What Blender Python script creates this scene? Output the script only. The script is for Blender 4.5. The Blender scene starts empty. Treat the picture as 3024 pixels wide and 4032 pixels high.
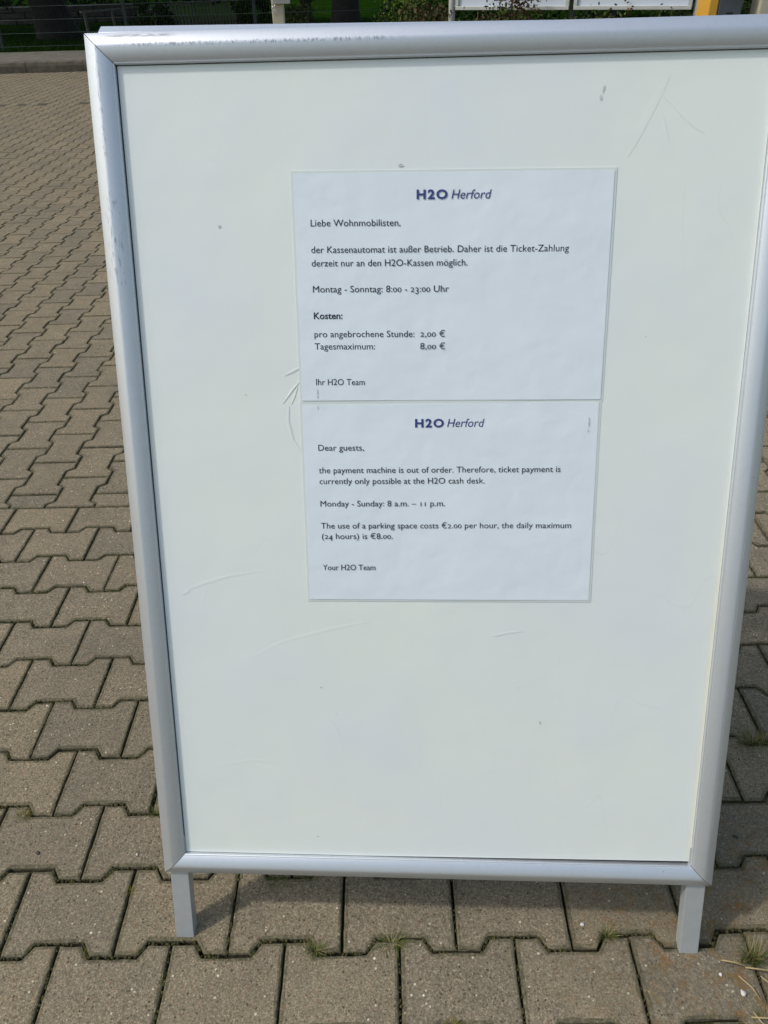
import bpy, bmesh, math, random
import numpy as np
from mathutils import Vector, Matrix

random.seed(7)
RNG = np.random.default_rng(11)
S = bpy.context.scene
COL = S.collection

# ------------------------------------------------------------------ camera
cam_d = bpy.data.cameras.new('camera')
cam = bpy.data.objects.new('camera', cam_d); COL.objects.link(cam)
cam.location = (0.59839, -0.64560, 1.37650)
cam.rotation_mode = 'XYZ'
cam.rotation_euler = (0.951997, 0.0246885, -0.0036631)
cam_d.sensor_fit = 'VERTICAL'; cam_d.sensor_height = 36.0; cam_d.sensor_width = 27.0
cam_d.lens = 27.036
cam_d.clip_start = 0.05; cam_d.clip_end = 1500
S.camera = cam

# ------------------------------------------------------------------ sky, sun, exposure
SUN_DIR = Vector((-0.6108, -0.1107, 0.7840)).normalized()      # towards the sun
SUN_EL = math.asin(SUN_DIR.z)
SUN_AZ = math.atan2(SUN_DIR.x, SUN_DIR.y)
w = bpy.data.worlds.new('World'); S.world = w; w.use_nodes = True
nt = w.node_tree
sky = nt.nodes.new('ShaderNodeTexSky'); sky.sky_type = 'NISHITA'
sky.sun_disc = False; sky.sun_elevation = SUN_EL; sky.sun_rotation = SUN_AZ
sky.air_density = 1.6; sky.dust_density = 3.0; sky.ozone_density = 1.0
bg = nt.nodes['Background']; bg.inputs['Strength'].default_value = 0.15
nt.links.new(sky.outputs[0], bg.inputs[0])
sun_d = bpy.data.lights.new('sun', 'SUN'); sun_d.energy = 2.0; sun_d.angle = math.radians(3.0)
sun_d.color = (1.0, 0.965, 0.92)
sun = bpy.data.objects.new('sun', sun_d); COL.objects.link(sun)
sun.rotation_euler = (-SUN_DIR).to_track_quat('-Z', 'Y').to_euler()
S.view_settings.view_transform = 'Standard'; S.view_settings.look = 'None'
S.view_settings.gamma = 1.0; S.view_settings.use_curve_mapping = False
S.view_settings.exposure = -0.12

# ------------------------------------------------------------------ helpers
def link(o, parent=None):
    COL.objects.link(o)
    if parent is not None:
        o.parent = parent
    return o

def mesh_obj(name, verts, faces, mat=None, parent=None, smooth=False, mats=None, fmat=None):
    me = bpy.data.meshes.new(name)
    me.from_pydata([tuple(v) for v in verts], [], [tuple(f) for f in faces])
    for m in (mats or ([mat] if mat else [])):
        me.materials.append(m)
    if fmat is not None:
        me.polygons.foreach_set('material_index', list(fmat))
    if smooth:
        me.polygons.foreach_set('use_smooth', [True]*len(me.polygons))
    me.update()
    return link(bpy.data.objects.new(name, me), parent)

def tag(o, label, cat, group=None):
    o['label'] = label; o['category'] = cat
    if group: o['group'] = group
    return o

def struct(o):
    o['kind'] = 'structure'; return o

def stuff(o):
    o['kind'] = 'stuff'; return o

def empty(name, loc, rotz=0.0):
    o = bpy.data.objects.new(name, None); o.location = loc
    o.rotation_euler = (0, 0, rotz); o.empty_display_size = 0.1
    COL.objects.link(o); return o

class MB:
    """collects boxes, tubes and sweeps, builds one mesh"""
    def __init__(s): s.v = []; s.f = []
    def add(s, V, F):
        n = len(s.v); s.v += [tuple(x) for x in V]; s.f += [tuple(i+n for i in q) for q in F]; return s
    def box(s, c, d, M=None, bev=0.0):
        bm = bmesh.new(); bmesh.ops.create_cube(bm, size=1.0)
        for v in bm.verts: v.co = Vector((v.co.x*d[0], v.co.y*d[1], v.co.z*d[2]))
        if bev > 0: bmesh.ops.bevel(bm, geom=list(bm.edges), offset=bev, segments=2, profile=0.6, affect='EDGES')
        for v in bm.verts:
            v.co = v.co + Vector(c)
            if M is not None: v.co = M @ v.co
        bm.verts.index_update()
        s.add([v.co[:] for v in bm.verts], [[v.index for v in f.verts] for f in bm.faces]); bm.free(); return s
    def tube(s, pts, rad, n=8, cap=True):
        P = [Vector(p) for p in pts]; R_ = rad if hasattr(rad, '__len__') else [rad]*len(P)
        V = []; F = []
        for i, p in enumerate(P):
            t = (P[min(i+1, len(P)-1)] - P[max(i-1, 0)]).normalized()
            a = t.cross(Vector((0, 0, 1)) if abs(t.z) < 0.9 else Vector((1, 0, 0))).normalized(); b = t.cross(a)
            for k in range(n):
                an = 2*math.pi*k/n
                V.append(p + (a*math.cos(an) + b*math.sin(an))*R_[i])
        for i in range(len(P)-1):
            for k in range(n):
                F.append((i*n+k, i*n+(k+1) % n, (i+1)*n+(k+1) % n, (i+1)*n+k))
        if cap:
            F.append(tuple(range(n))[::-1]); F.append(tuple(range((len(P)-1)*n, len(P)*n)))
        return s.add(V, F)
    def build(s, name, mat, parent=None, smooth=False):
        return mesh_obj(name, s.v, s.f, mat, parent, smooth)

# ------------------------------------------------------------------ materials
def new_mat(name):
    m = bpy.data.materials.new(name); m.use_nodes = True
    t = m.node_tree; return m, t, t.nodes['Principled BSDF']

def N(t, typ, **kw):
    n = t.nodes.new(typ)
    for k, v in kw.items():
        if k.startswith('i_'):
            key = k[2:]
            key = int(key) if key.isdigit() else key
            n.inputs[key].default_value = v
        else: setattr(n, k, v)
    return n

def ramp(t, fac, stops):
    r = t.nodes.new('ShaderNodeValToRGB'); cr = r.color_ramp
    while len(cr.elements) < len(stops): cr.elements.new(0.5)
    for e, (p, c) in zip(cr.elements, stops):
        e.position = p; e.color = (c, c, c, 1) if not hasattr(c, '__len__') else (*c, 1)
    t.links.new(fac, r.inputs[0]); return r.outputs[0]

def mix(t, fac, a, b, mode='MIX'):
    m = t.nodes.new('ShaderNodeMix'); m.data_type = 'RGBA'; m.blend_type = mode
    for sock, v in ((m.inputs[0], fac), (m.inputs[6], a), (m.inputs[7], b)):
        if hasattr(v, 'is_output'): t.links.new(v, sock)
        elif sock == m.inputs[0]: sock.default_value = v
        else: sock.default_value = (*v, 1) if hasattr(v, '__len__') else (v, v, v, 1)
    return m.outputs[2]

def math_n(t, op, a, b=0.0, clamp=False):
    m = t.nodes.new('ShaderNodeMath'); m.operation = op; m.use_clamp = clamp
    for s_, v in ((m.inputs[0], a), (m.inputs[1], b)):
        if hasattr(v, 'is_output'): t.links.new(v, s_)
        else: s_.default_value = v
    return m.outputs[0]

def noise(t, vec, scale, detail=2.0, rough=0.5, dim='3D'):
    n = t.nodes.new('ShaderNodeTexNoise'); n.inputs['Scale'].default_value = scale
    n.inputs['Detail'].default_value = detail; n.inputs['Roughness'].default_value = rough
    t.links.new(vec, n.inputs['Vector']); return n.outputs['Fac']

def bump(t, bsdf, h, strength, dist):
    b = t.nodes.new('ShaderNodeBump'); b.inputs['Strength'].default_value = strength
    b.inputs['Distance'].default_value = dist
    t.links.new(h, b.inputs['Height']); t.links.new(b.outputs[0], bsdf.inputs['Normal']); return b

def simple(name, col, rough=0.6, metal=0.0, var=0.0, scale=20.0, bmp=0.0):
    m, t, b = new_mat(name)
    b.inputs['Roughness'].default_value = rough; b.inputs['Metallic'].default_value = metal
    b.inputs['Base Color'].default_value = (*col, 1)
    tc = N(t, 'ShaderNodeTexCoord')
    if var > 0:
        nz = noise(t, tc.outputs['Object'], scale, 4.0, 0.6)
        c = ramp(t, nz, [(0.25, tuple(x*(1-var) for x in col)), (0.75, tuple(min(1, x*(1+var)) for x in col))])
        t.links.new(c, b.inputs['Base Color'])
    if bmp > 0:
        bump(t, b, noise(t, tc.outputs['Object'], scale*3, 4.0), bmp, 0.01)
    return m

def stone_material(name, tint=(1, 1, 1), gain=1.0, edge=False):
    m, t, b = new_mat(name)
    geo = N(t, 'ShaderNodeNewGeometry'); oi = N(t, 'ShaderNodeObjectInfo')
    pos = geo.outputs['Position']
    rnd = math_n(t, 'FRACT', math_n(t, 'ADD', geo.outputs['Random Per Island'], oi.outputs['Random']))
    g1 = noise(t, pos, 300.0, 4.0, 0.75)
    base = ramp(t, g1, [(0.30, (0.060, 0.050, 0.036)), (0.43, (0.140, 0.122, 0.094)), (0.57, (0.192, 0.168, 0.132)), (0.70, (0.340, 0.305, 0.245))])
    g2 = noise(t, pos, 900.0, 1.0, 0.5)
    base = mix(t, 0.5, base, ramp(t, g2, [(0.3, 0.25), (0.7, 0.75)]), 'OVERLAY')
    g3 = noise(t, pos, 130.0, 3.0, 0.65)
    base = mix(t, 0.75, base, ramp(t, g3, [(0.32, 0.34), (0.50, 0.50), (0.68, 0.64)]), 'OVERLAY')
    # aggregate: light and dark grains
    v = N(t, 'ShaderNodeTexVoronoi', i_Scale=170.0); t.links.new(pos, v.inputs['Vector'])
    sp = N(t, 'ShaderNodeSeparateColor'); t.links.new(v.outputs['Color'], sp.inputs[0])
    near = math_n(t, 'LESS_THAN', v.outputs['Distance'], 0.33)
    lightg = math_n(t, 'MULTIPLY', near, math_n(t, 'GREATER_THAN', sp.outputs[0], 0.982))
    darkg = math_n(t, 'MULTIPLY', near, math_n(t, 'GREATER_THAN', sp.outputs[1], 0.88))
    redg = math_n(t, 'MULTIPLY', near, math_n(t, 'GREATER_THAN', sp.outputs[2], 0.93))
    base = mix(t, math_n(t, 'MULTIPLY', darkg, 0.75), base, (0.045, 0.038, 0.030))
    base = mix(t, math_n(t, 'MULTIPLY', redg, 0.5), base, (0.22, 0.12, 0.075))
    base = mix(t, math_n(t, 'MULTIPLY', lightg, 0.8), base, (0.50, 0.47, 0.40))
    v2 = N(t, 'ShaderNodeTexVoronoi', i_Scale=38.0); t.links.new(pos, v2.inputs['Vector'])
    sp2 = N(t, 'ShaderNodeSeparateColor'); t.links.new(v2.outputs['Color'], sp2.inputs[0])
    peb = math_n(t, 'MULTIPLY', math_n(t, 'LESS_THAN', v2.outputs['Distance'], 0.085), math_n(t, 'GREATER_THAN', sp2.outputs[0], 0.90))
    base = mix(t, math_n(t, 'MULTIPLY', peb, 0.8), base, (0.62, 0.60, 0.54))
    # large scale soiling
    big = noise(t, pos, 3.2, 4.0, 0.6)
    base = mix(t, 0.55, base, ramp(t, big, [(0.3, (0.42, 0.42, 0.42)), (0.7, (0.60, 0.58, 0.55))]), 'OVERLAY')
    mid = noise(t, pos, 22.0, 4.0, 0.65)
    base = mix(t, 0.6, base, ramp(t, mid, [(0.3, (0.40, 0.41, 0.41)), (0.7, (0.60, 0.585, 0.56))]), 'OVERLAY')
    # per stone tone
    base = mix(t, 1.0, base, ramp(t, rnd, [(0.0, (0.88, 0.90, 0.92)), (0.5, (1.0, 0.99, 0.97)), (1.0, (1.07, 1.045, 0.99))]), 'MULTIPLY')
    # lichen stains on the damp side
    sep = N(t, 'ShaderNodeSeparateXYZ'); t.links.new(pos, sep.inputs[0])
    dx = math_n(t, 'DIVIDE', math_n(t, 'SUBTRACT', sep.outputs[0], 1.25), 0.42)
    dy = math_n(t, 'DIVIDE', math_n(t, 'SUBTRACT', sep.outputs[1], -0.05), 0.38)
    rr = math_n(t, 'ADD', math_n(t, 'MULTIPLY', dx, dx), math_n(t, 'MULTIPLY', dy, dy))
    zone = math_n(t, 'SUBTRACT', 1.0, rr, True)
    ln = noise(t, pos, 42.0, 5.0, 0.7)
    lm = math_n(t, 'MULTIPLY', math_n(t, 'MULTIPLY', math_n(t, 'SUBTRACT', ln, 0.50, True), 7.0, True), zone)
    lc = ramp(t, noise(t, pos, 30.0, 2.0), [(0.4, (0.16, 0.10, 0.022)), (0.6, (0.20, 0.085, 0.025))])
    base = mix(t, math_n(t, 'MULTIPLY', lm, 0.85), base, lc)
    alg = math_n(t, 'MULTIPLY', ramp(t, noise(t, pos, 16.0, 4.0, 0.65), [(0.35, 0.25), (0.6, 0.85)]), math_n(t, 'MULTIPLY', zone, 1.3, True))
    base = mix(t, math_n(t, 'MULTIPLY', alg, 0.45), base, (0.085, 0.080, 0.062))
    # moss creeping from joints
    mo = math_n(t, 'MULTIPLY', math_n(t, 'SUBTRACT', noise(t, pos, 9.0, 5.0, 0.7), 0.60, True), 3.0, True)
    base = mix(t, math_n(t, 'MULTIPLY', mo, 0.35), base, (0.07, 0.075, 0.030))
    if edge:
        base = mix(t, ramp(t, noise(t, pos, 90.0, 4.0, 0.7), [(0.35, 0.15), (0.65, 0.85)]), base, (0.062, 0.062, 0.046))
    base = mix(t, 1.0, base, tuple(x*gain for x in tint), 'MULTIPLY')
    t.links.new(base, b.inputs['Base Color'])
    b.inputs['Roughness'].default_value = 1.0
    b.inputs['Specular IOR Level'].default_value = 0.08
    h = math_n(t, 'ADD', math_n(t, 'MULTIPLY', noise(t, pos, 240.0, 3.0, 0.6), 1.0), math_n(t, 'MULTIPLY', noise(t, pos, 45.0, 3.0), 0.8))
    h = math_n(t, 'SUBTRACT', h, math_n(t, 'MULTIPLY', darkg, 0.4))
    bump(t, b, h, 0.55, 0.004)
    return m

M_STONE = stone_material('concrete_paver', tint=(1.25, 1.23, 1.135))
M_SEDGE = stone_material('concrete_paver_edge', tint=(1.2, 1.18, 1.02), edge=True)
M_DSTONE = stone_material('dark_paver', tint=(0.72, 0.78, 0.80), gain=0.75)

def bed_material():
    m, t, b = new_mat('joint_soil_moss')
    geo = N(t, 'ShaderNodeNewGeometry'); pos = geo.outputs['Position']
    n1 = noise(t, pos, 300.0, 3.0); n2 = noise(t, pos, 14.0, 5.0, 0.7)
    dirt = ramp(t, n1, [(0.3, (0.010, 0.009, 0.006)), (0.7, (0.050, 0.042, 0.030))])
    moss = ramp(t, n1, [(0.3, (0.012, 0.016, 0.003)), (0.7, (0.075, 0.080, 0.014))])
    t.links.new(mix(t, ramp(t, n2, [(0.44, 0.0), (0.56, 1.0)]), dirt, moss), b.inputs['Base Color'])
    b.inputs['Roughness'].default_value = 1.0
    bump(t, b, n1, 0.8, 0.006)
    return m
M_BED = bed_material()

def moss_material():
    m, t, b = new_mat('moss')
    geo = N(t, 'ShaderNodeNewGeometry')
    c = ramp(t, noise(t, geo.outputs['Position'], 260.0, 3.0), [(0.3, (0.022, 0.021, 0.006)), (0.55, (0.062, 0.058, 0.014)), (0.75, (0.14, 0.125, 0.028))])
    t.links.new(c, b.inputs['Base Color']); b.inputs['Roughness'].default_value = 1.0
    bump(t, b, noise(t, geo.outputs['Position'], 600.0, 2.0), 0.8, 0.003)
    return m
M_MOSS = moss_material()

def leafy(name, stops, rough=0.6, trans=0.0):
    m, t, b = new_mat(name)
    geo = N(t, 'ShaderNodeNewGeometry')
    r = ramp(t, geo.outputs['Random Per Island'], stops)
    t.links.new(r, b.inputs['Base Color']); b.inputs['Roughness'].default_value = rough
    b.inputs['Specular IOR Level'].default_value = 0.06
    return m
M_GRASS_G = leafy('grass_green', [(0.0, (0.045, 0.075, 0.012)), (0.6, (0.10, 0.14, 0.030)), (1.0, (0.22, 0.20, 0.09))])
M_GRASS_D = leafy('grass_dry', [(0.0, (0.30, 0.23, 0.11)), (0.5, (0.42, 0.34, 0.18)), (1.0, (0.20, 0.14, 0.06))])
M_MOSSY = leafy('yellow_moss', [(0.0, (0.08, 0.085, 0.010)), (0.6, (0.17, 0.16, 0.020)), (1.0, (0.26, 0.22, 0.03))])
M_LEAF = leafy('leaf_dark', [(0.0, (0.006, 0.016, 0.003)), (0.6, (0.014, 0.034, 0.006)), (1.0, (0.032, 0.065, 0.010))])
M_LEAF_O = leafy('leaf_olive', [(0.0, (0.030, 0.048, 0.012)), (0.6, (0.060, 0.085, 0.022)), (1.0, (0.11, 0.13, 0.035))])
M_LEAF_R = leafy('leaf_brown', [(0.0, (0.045, 0.030, 0.016)), (0.6, (0.085, 0.055, 0.032)), (1.0, (0.14, 0.085, 0.050))])
M_LEAF_Y = leafy('leaf_bright', [(0.0, (0.06, 0.10, 0.012)), (1.0, (0.16, 0.22, 0.03))])
M_LAWN = leafy('lawn_blades', [(0.0, (0.006, 0.022, 0.001)), (0.7, (0.014, 0.044, 0.003)), (1.0, (0.04, 0.062, 0.007))])
M_BARK = simple('bark', (0.016, 0.014, 0.012), 1.0, 0, 0.45, 9.0, 1.0)
M_KERB = simple('kerb_concrete', (0.105, 0.092, 0.068), 0.95, 0, 0.45, 7.0, 0.6)
M_STRIP = simple('strip_concrete', (0.13, 0.12, 0.095), 0.95, 0, 0.35, 5.0, 0.6)
M_FENCE = simple('fence_green', (0.010, 0.022, 0.021), 0.6, 0.0)
M_WIRE = simple('fence_wire', (0.022, 0.042, 0.037), 0.6, 0.0)
M_GREYWOOD = simple('weathered_wood', (0.13, 0.125, 0.105), 0.95, 0, 0.35, 6.0, 0.4)
M_WALLST = simple('wall_stone', (0.050, 0.055, 0.055), 0.95, 0, 0.35, 5.0, 0.5)
M_BEIGE = simple('beige_paint', (0.50, 0.46, 0.34), 0.55, 0, 0.08, 14.0)
M_GALV = simple('galvanised', (0.42, 0.42, 0.40), 0.45, 0.7, 0.2, 40.0)
M_STEEL = simple('padlock_steel', (0.55, 0.55, 0.53), 0.35, 0.9)
M_POLE = simple('pole_grey', (0.45, 0.44, 0.42), 0.5, 0.3, 0.1, 20.0)
M_BOARD = simple('board_face', (0.52, 0.58, 0.66), 0.30, 0, 0.05, 2.5)
M_BFRAME = simple('board_frame', (0.50, 0.52, 0.50), 0.45, 0.4, 0.08, 9.0)
M_PRINT = simple('board_print', (0.22, 0.24, 0.27), 0.5)
M_DARKPOST = simple('dark_post', (0.03, 0.035, 0.035), 0.5, 0.3)
M_YELLOW = simple('yellow_paint', (0.62, 0.33, 0.03), 0.5, 0, 0.08, 10.0)
M_MACHINE = simple('machine_grey', (0.075, 0.088, 0.10), 0.5, 0.1, 0.15, 9.0)
M_BLACK = simple('black_plastic', (0.012, 0.012, 0.013), 0.5)
M_PEBW = simple('white_pebble', (0.60, 0.58, 0.54), 0.8, 0, 0.15, 90.0)
M_PEBD = simple('dark_pebble', (0.035, 0.035, 0.04), 0.7, 0, 0.2, 90.0)

def lawn_ground():
    m, t, b = new_mat('lawn_ground')
    geo = N(t, 'ShaderNodeNewGeometry'); pos = geo.outputs['Position']
    c = ramp(t, noise(t, pos, 1.1, 6.0, 0.65), [(0.3, (0.004, 0.017, 0.001)), (0.55, (0.010, 0.034, 0.002)), (0.8, (0.030, 0.052, 0.005))])
    t.links.new(c, b.inputs['Base Color']); b.inputs['Roughness'].default_value = 1.0; b.inputs['Specular IOR Level'].default_value = 0.0
    bump(t, b, noise(t, pos, 25.0, 4.0), 1.0, 0.05)
    return m
M_LAWNG = lawn_ground()

# aluminium of the snap frames: satin anodised with scuffs and scratches (sign coordinates in metres)
def alu_material():
    m, t, b = new_mat('satin_aluminium')
    tc = N(t, 'ShaderNodeTexCoord'); sep = N(t, 'ShaderNodeSeparateXYZ'); t.links.new(tc.outputs['Object'], sep.inputs[0])
    u, v = sep.outputs[0], sep.outputs[1]
    cmb = N(t, 'ShaderNodeVectorMath', operation='MULTIPLY'); t.links.new(tc.outputs['Object'], cmb.inputs[0]); cmb.inputs[1].default_value = (1, 0.12, 1)
    c0 = ramp(t, noise(t, tc.outputs['Object'], 7.0, 4.0, 0.6), [(0.3, (0.655, 0.695, 0.730)), (0.7, (0.670, 0.710, 0.745))])
    def band(coord, c, wdt):
        d = math_n(t, 'ABSOLUTE', math_n(t, 'SUBTRACT', coord, c))
        return math_n(t, 'SUBTRACT', 1.0, math_n(t, 'DIVIDE', d, wdt), True)
    def window(coord, a, bb, soft):
        lo = math_n(t, 'DIVIDE', math_n(t, 'SUBTRACT', coord, a), soft, True)
        hi = math_n(t, 'DIVIDE', math_n(t, 'SUBTRACT', bb, coord), soft, True)
        return math_n(t, 'MULTIPLY', lo, hi)
    def stretched(sx, sy, scale, off=0.0):
        vm = N(t, 'ShaderNodeVectorMath', operation='MULTIPLY_ADD'); t.links.new(tc.outputs['Object'], vm.inputs[0])
        vm.inputs[1].default_value = (sx, sy, 0.0); vm.inputs[2].default_value = (off, off, off)
        return noise(t, vm.outputs[0], scale, 5.0, 0.7)
    def thr(x, lo, g): return math_n(t, 'MULTIPLY', math_n(t, 'SUBTRACT', x, lo, True), g, True)
    # top rail scuffs
    s1 = math_n(t, 'MULTIPLY', math_n(t, 'MULTIPLY', thr(stretched(1, 6, 60.0), 0.42, 12.0), band(v, 1.2612, 0.0030)), window(u, 0.022, 0.125, 0.02))
    s2 = math_n(t, 'MULTIPLY', math_n(t, 'MULTIPLY', thr(stretched(2.2, 1, 150.0, 3.0), 0.49, 12.0), band(v, 1.2500, 0.0035)), window(u, 0.03, 0.42, 0.05))
    # left stile scuffs
    s3 = math_n(t, 'MULTIPLY', math_n(t, 'MULTIPLY', thr(stretched(5, 1, 70.0, 7.0), 0.50, 9.0), band(u, 0.0165, 0.0035)), window(v, 1.10, 1.262, 0.03))
    s4 = math_n(t, 'MULTIPLY', math_n(t, 'MULTIPLY', thr(stretched(7, 1, 55.0, 9.0), 0.54, 14.0), band(u, 0.018, 0.016)), window(v, 0.94, 1.09, 0.02))
    # sparse random nicks
    nv = N(t, 'ShaderNodeTexVoronoi', i_Scale=42.0); t.links.new(tc.outputs['Object'], nv.inputs['Vector'])
    sc = N(t, 'ShaderNodeSeparateColor'); t.links.new(nv.outputs['Color'], sc.inputs[0])
    nk = math_n(t, 'MULTIPLY', math_n(t, 'LESS_THAN', nv.outputs['Distance'], 0.035), math_n(t, 'GREATER_THAN', sc.outputs[0], 0.80))
    dark = math_n(t, 'MAXIMUM', math_n(t, 'MAXIMUM', s1, s2), math_n(t, 'MAXIMUM', s3, math_n(t, 'MAXIMUM', s4, nk)))
    hair = thr(stretched(3, 3, 11.0, 21.0), 0.0, 1.0)
    hr = math_n(t, 'LESS_THAN', math_n(t, 'ABSOLUTE', math_n(t, 'SUBTRACT', hair, 0.5)), 0.0035)
    c1 = mix(t, math_n(t, 'MULTIPLY', dark, 0.65), c0, (0.13, 0.13, 0.14))
    c1 = mix(t, math_n(t, 'MULTIPLY', hr, 0.2), c1, (0.33, 0.33, 0.34))
    # highlight along the right stile crest, painted into the base colour
    br = math_n(t, 'MULTIPLY', math_n(t, 'MULTIPLY', thr(stretched(1, 1, 9.0, 4.0), 0.42, 8.0), band(u, 0.8985, 0.0010)), window(v, 0.0, 0.75, 0.05))
    c1 = mix(t, math_n(t, 'MULTIPLY', br, 0.8), c1, (0.92, 0.93, 0.95))
    t.links.new(c1, b.inputs['Base Color'])
    b.inputs['Metallic'].default_value = 0.80
    rg = ramp(t, stretched(40, 40, 12.0), [(0.3, 0.46), (0.7, 0.50)])
    t.links.new(rg, b.inputs['Roughness'])
    bump(t, b, noise(t, tc.outputs['Object'], 500.0, 2.0), 0.02, 0.001)
    return m
M_ALU = alu_material()
M_ALU_LEG = simple('leg_aluminium', (0.47, 0.50, 0.51), 0.45, 0.4, 0.06, 60.0, 0.05)

def poster_material():
    m, t, b = new_mat('poster_cover')
    tc = N(t, 'ShaderNodeTexCoord'); o = tc.outputs['Object']
    n1 = noise(t, o, 3.0, 4.0, 0.6); n2 = noise(t, o, 9.0, 4.0, 0.6)
    c = ramp(t, n1, [(0.34, (0.795, 0.845, 0.785)), (0.50, (0.772, 0.822, 0.796)), (0.66, (0.750, 0.803, 0.818))])
    c = mix(t, 0.35, c, ramp(t, n2, [(0.3, (0.475, 0.475, 0.47)), (0.7, (0.515, 0.515, 0.515))]), 'OVERLAY')
    # small specks of dirt
    v = N(t, 'ShaderNodeTexVoronoi', i_Scale=11.0); t.links.new(o, v.inputs['Vector'])
    sc = N(t, 'ShaderNodeSeparateColor'); t.links.new(v.outputs['Color'], sc.inputs[0])
    sp = math_n(t, 'MULTIPLY', math_n(t, 'LESS_THAN', v.outputs['Distance'], 0.022), math_n(t, 'GREATER_THAN', sc.outputs[0], 0.45))
    c = mix(t, math_n(t, 'MULTIPLY', sp, 0.6), c, (0.25, 0.24, 0.20))
    # hairline scratches
    vm = N(t, 'ShaderNodeVectorMath', operation='MULTIPLY'); t.links.new(o, vm.inputs[0]); vm.inputs[1].default_value = (2.6, 0.8, 1)
    hs = math_n(t, 'LESS_THAN', math_n(t, 'ABSOLUTE', math_n(t, 'SUBTRACT', noise(t, vm.outputs[0], 2.2, 2.0), 0.5)), 0.0016)
    gate = ramp(t, noise(t, o, 5.5, 2.0), [(0.50, 0.0), (0.56, 1.0)])
    c = mix(t, math_n(t, 'MULTIPLY', math_n(t, 'MULTIPLY', hs, gate), 0.09), c, (0.50, 0.52, 0.52))
    # yellowed strip of old laminate along the right edge
    sep = N(t, 'ShaderNodeSeparateXYZ'); t.links.new(o, sep.inputs[0])
    e = math_n(t, 'MULTIPLY', math_n(t, 'SUBTRACT', sep.outputs[0], 0.864), 85.0, True)
    e2 = math_n(t, 'MULTIPLY', math_n(t, 'SUBTRACT', 0.72, sep.outputs[1], True), 4.0, True)
    c = mix(t, math_n(t, 'MULTIPLY', math_n(t, 'MULTIPLY', e, e2), 0.45), c, (0.72, 0.66, 0.42))
    t.links.new(c, b.inputs['Base Color'])
    b.inputs['Roughness'].default_value = 0.42
    b.inputs['Coat Weight'].default_value = 0.25; b.inputs['Coat Roughness'].default_value = 0.28
    h = math_n(t, 'ADD', math_n(t, 'MULTIPLY', noise(t, o, 6.0, 3.0), 1.0), math_n(t, 'MULTIPLY', noise(t, o, 35.0, 3.0), 0.04))
    bump(t, b, h, 0.12, 0.02)
    return m
M_POSTER = poster_material()

def paper_material():
    m, t, b = new_mat('laminated_paper')
    tc = N(t, 'ShaderNodeTexCoord'); o = tc.outputs['Object']
    c = ramp(t, noise(t, o, 7.0, 4.0, 0.6), [(0.3, (0.735, 0.805, 0.860)), (0.7, (0.760, 0.835, 0.880))])
    t.links.new(c, b.inputs['Base Color'])
    b.inputs['Roughness'].default_value = 0.4
    b.inputs['Coat Weight'].default_value = 0.2; b.inputs['Coat Roughness'].default_value = 0.3
    h = math_n(t, 'ADD', noise(t, o, 11.0, 3.0), math_n(t, 'MULTIPLY', noise(t, o, 34.0, 2.0), 0.25))
    bump(t, b, h, 0.20, 0.012)
    return m
M_PAPER = paper_material()
def sleeve_material():
    m, t, b = new_mat('laminate_rim')
    b.inputs['Base Color'].default_value = (0.66, 0.715, 0.69, 1); b.inputs['Roughness'].default_value = 0.3
    b.inputs['Coat Weight'].default_value = 0.3
    return m
M_SLEEVE = sleeve_material()
M_INK = simple('ink_black', (0.018, 0.020, 0.030), 0.5)
M_INKB = simple('ink_blue', (0.035, 0.050, 0.19), 0.5)
M_BACK_GAPSHADE = simple('backing_gap_shade', (0.018, 0.018, 0.020), 0.8)  # dark backing, and the shade painted into the gaps between parts
M_SPECK = simple('dirt_speck', (0.58, 0.61, 0.56), 0.7, 0, 0.3, 300.0)
M_STAIN = simple('tape_grime', (0.50, 0.54, 0.58), 0.6, 0, 0.3, 160.0)

# ------------------------------------------------------------------ setting: ground and paving
L = 0.19773; PCH = 0.13682; AMP = 0.0227
X0B, Y0B = -0.5649, 1.4306
Y_CUT = 1.354
Y_KERB = 14.60
XMIN, XMAX = -11.0, 8.0
BED = (0.75, 8.2, 5.75, Y_KERB)      # planted bed: xmin, xmax, ymin, ymax

g = mesh_obj('ground', [(-700, -700, -0.06), (700, -700, -0.06), (700, 700, -0.06), (-700, 700, -0.06)], [(0, 1, 2, 3)], M_STRIP)
struct(g)
pavement = mesh_obj('pavement', [(XMIN-1, -2.4, -0.014), (XMAX+.5, -2.4, -0.014), (XMAX+.5, Y_KERB+.02, -0.014), (XMIN-1, Y_KERB+.02, -0.014)], [(0, 1, 2, 3)], M_BED)
struct(pavement)

def outline():
    xs1, xs2 = L/2-0.0415, 0.0415
    lo, hi = -PCH/2-AMP/2, -PCH/2+AMP/2
    low = [(-L/2, lo), (-xs1, lo), (-xs2, hi), (xs2, hi), (xs1, lo), (L/2, lo)]
    up = [(L/2, -lo), (xs1, -lo), (xs2, -hi), (-xs2, -hi), (-xs1, -lo), (-L/2, -lo)]
    return low+up

def inset(poly, d):
    n = len(poly); out = []
    for i in range(n):
        a = np.array(poly[i-1]); p = np.array(poly[i]); c = np.array(poly[(i+1) % n])
        e1 = p-a; e2 = c-p; e1 /= (np.linalg.norm(e1)+1e-12); e2 /= (np.linalg.norm(e2)+1e-12)
        n1 = np.array([-e1[1], e1[0]]); n2 = np.array([-e2[1], e2[0]])
        m_ = n1+n2; k = d*2/max(m_@m_, 0.5)
        out.append(tuple(p+m_*k))
    return out

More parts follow.
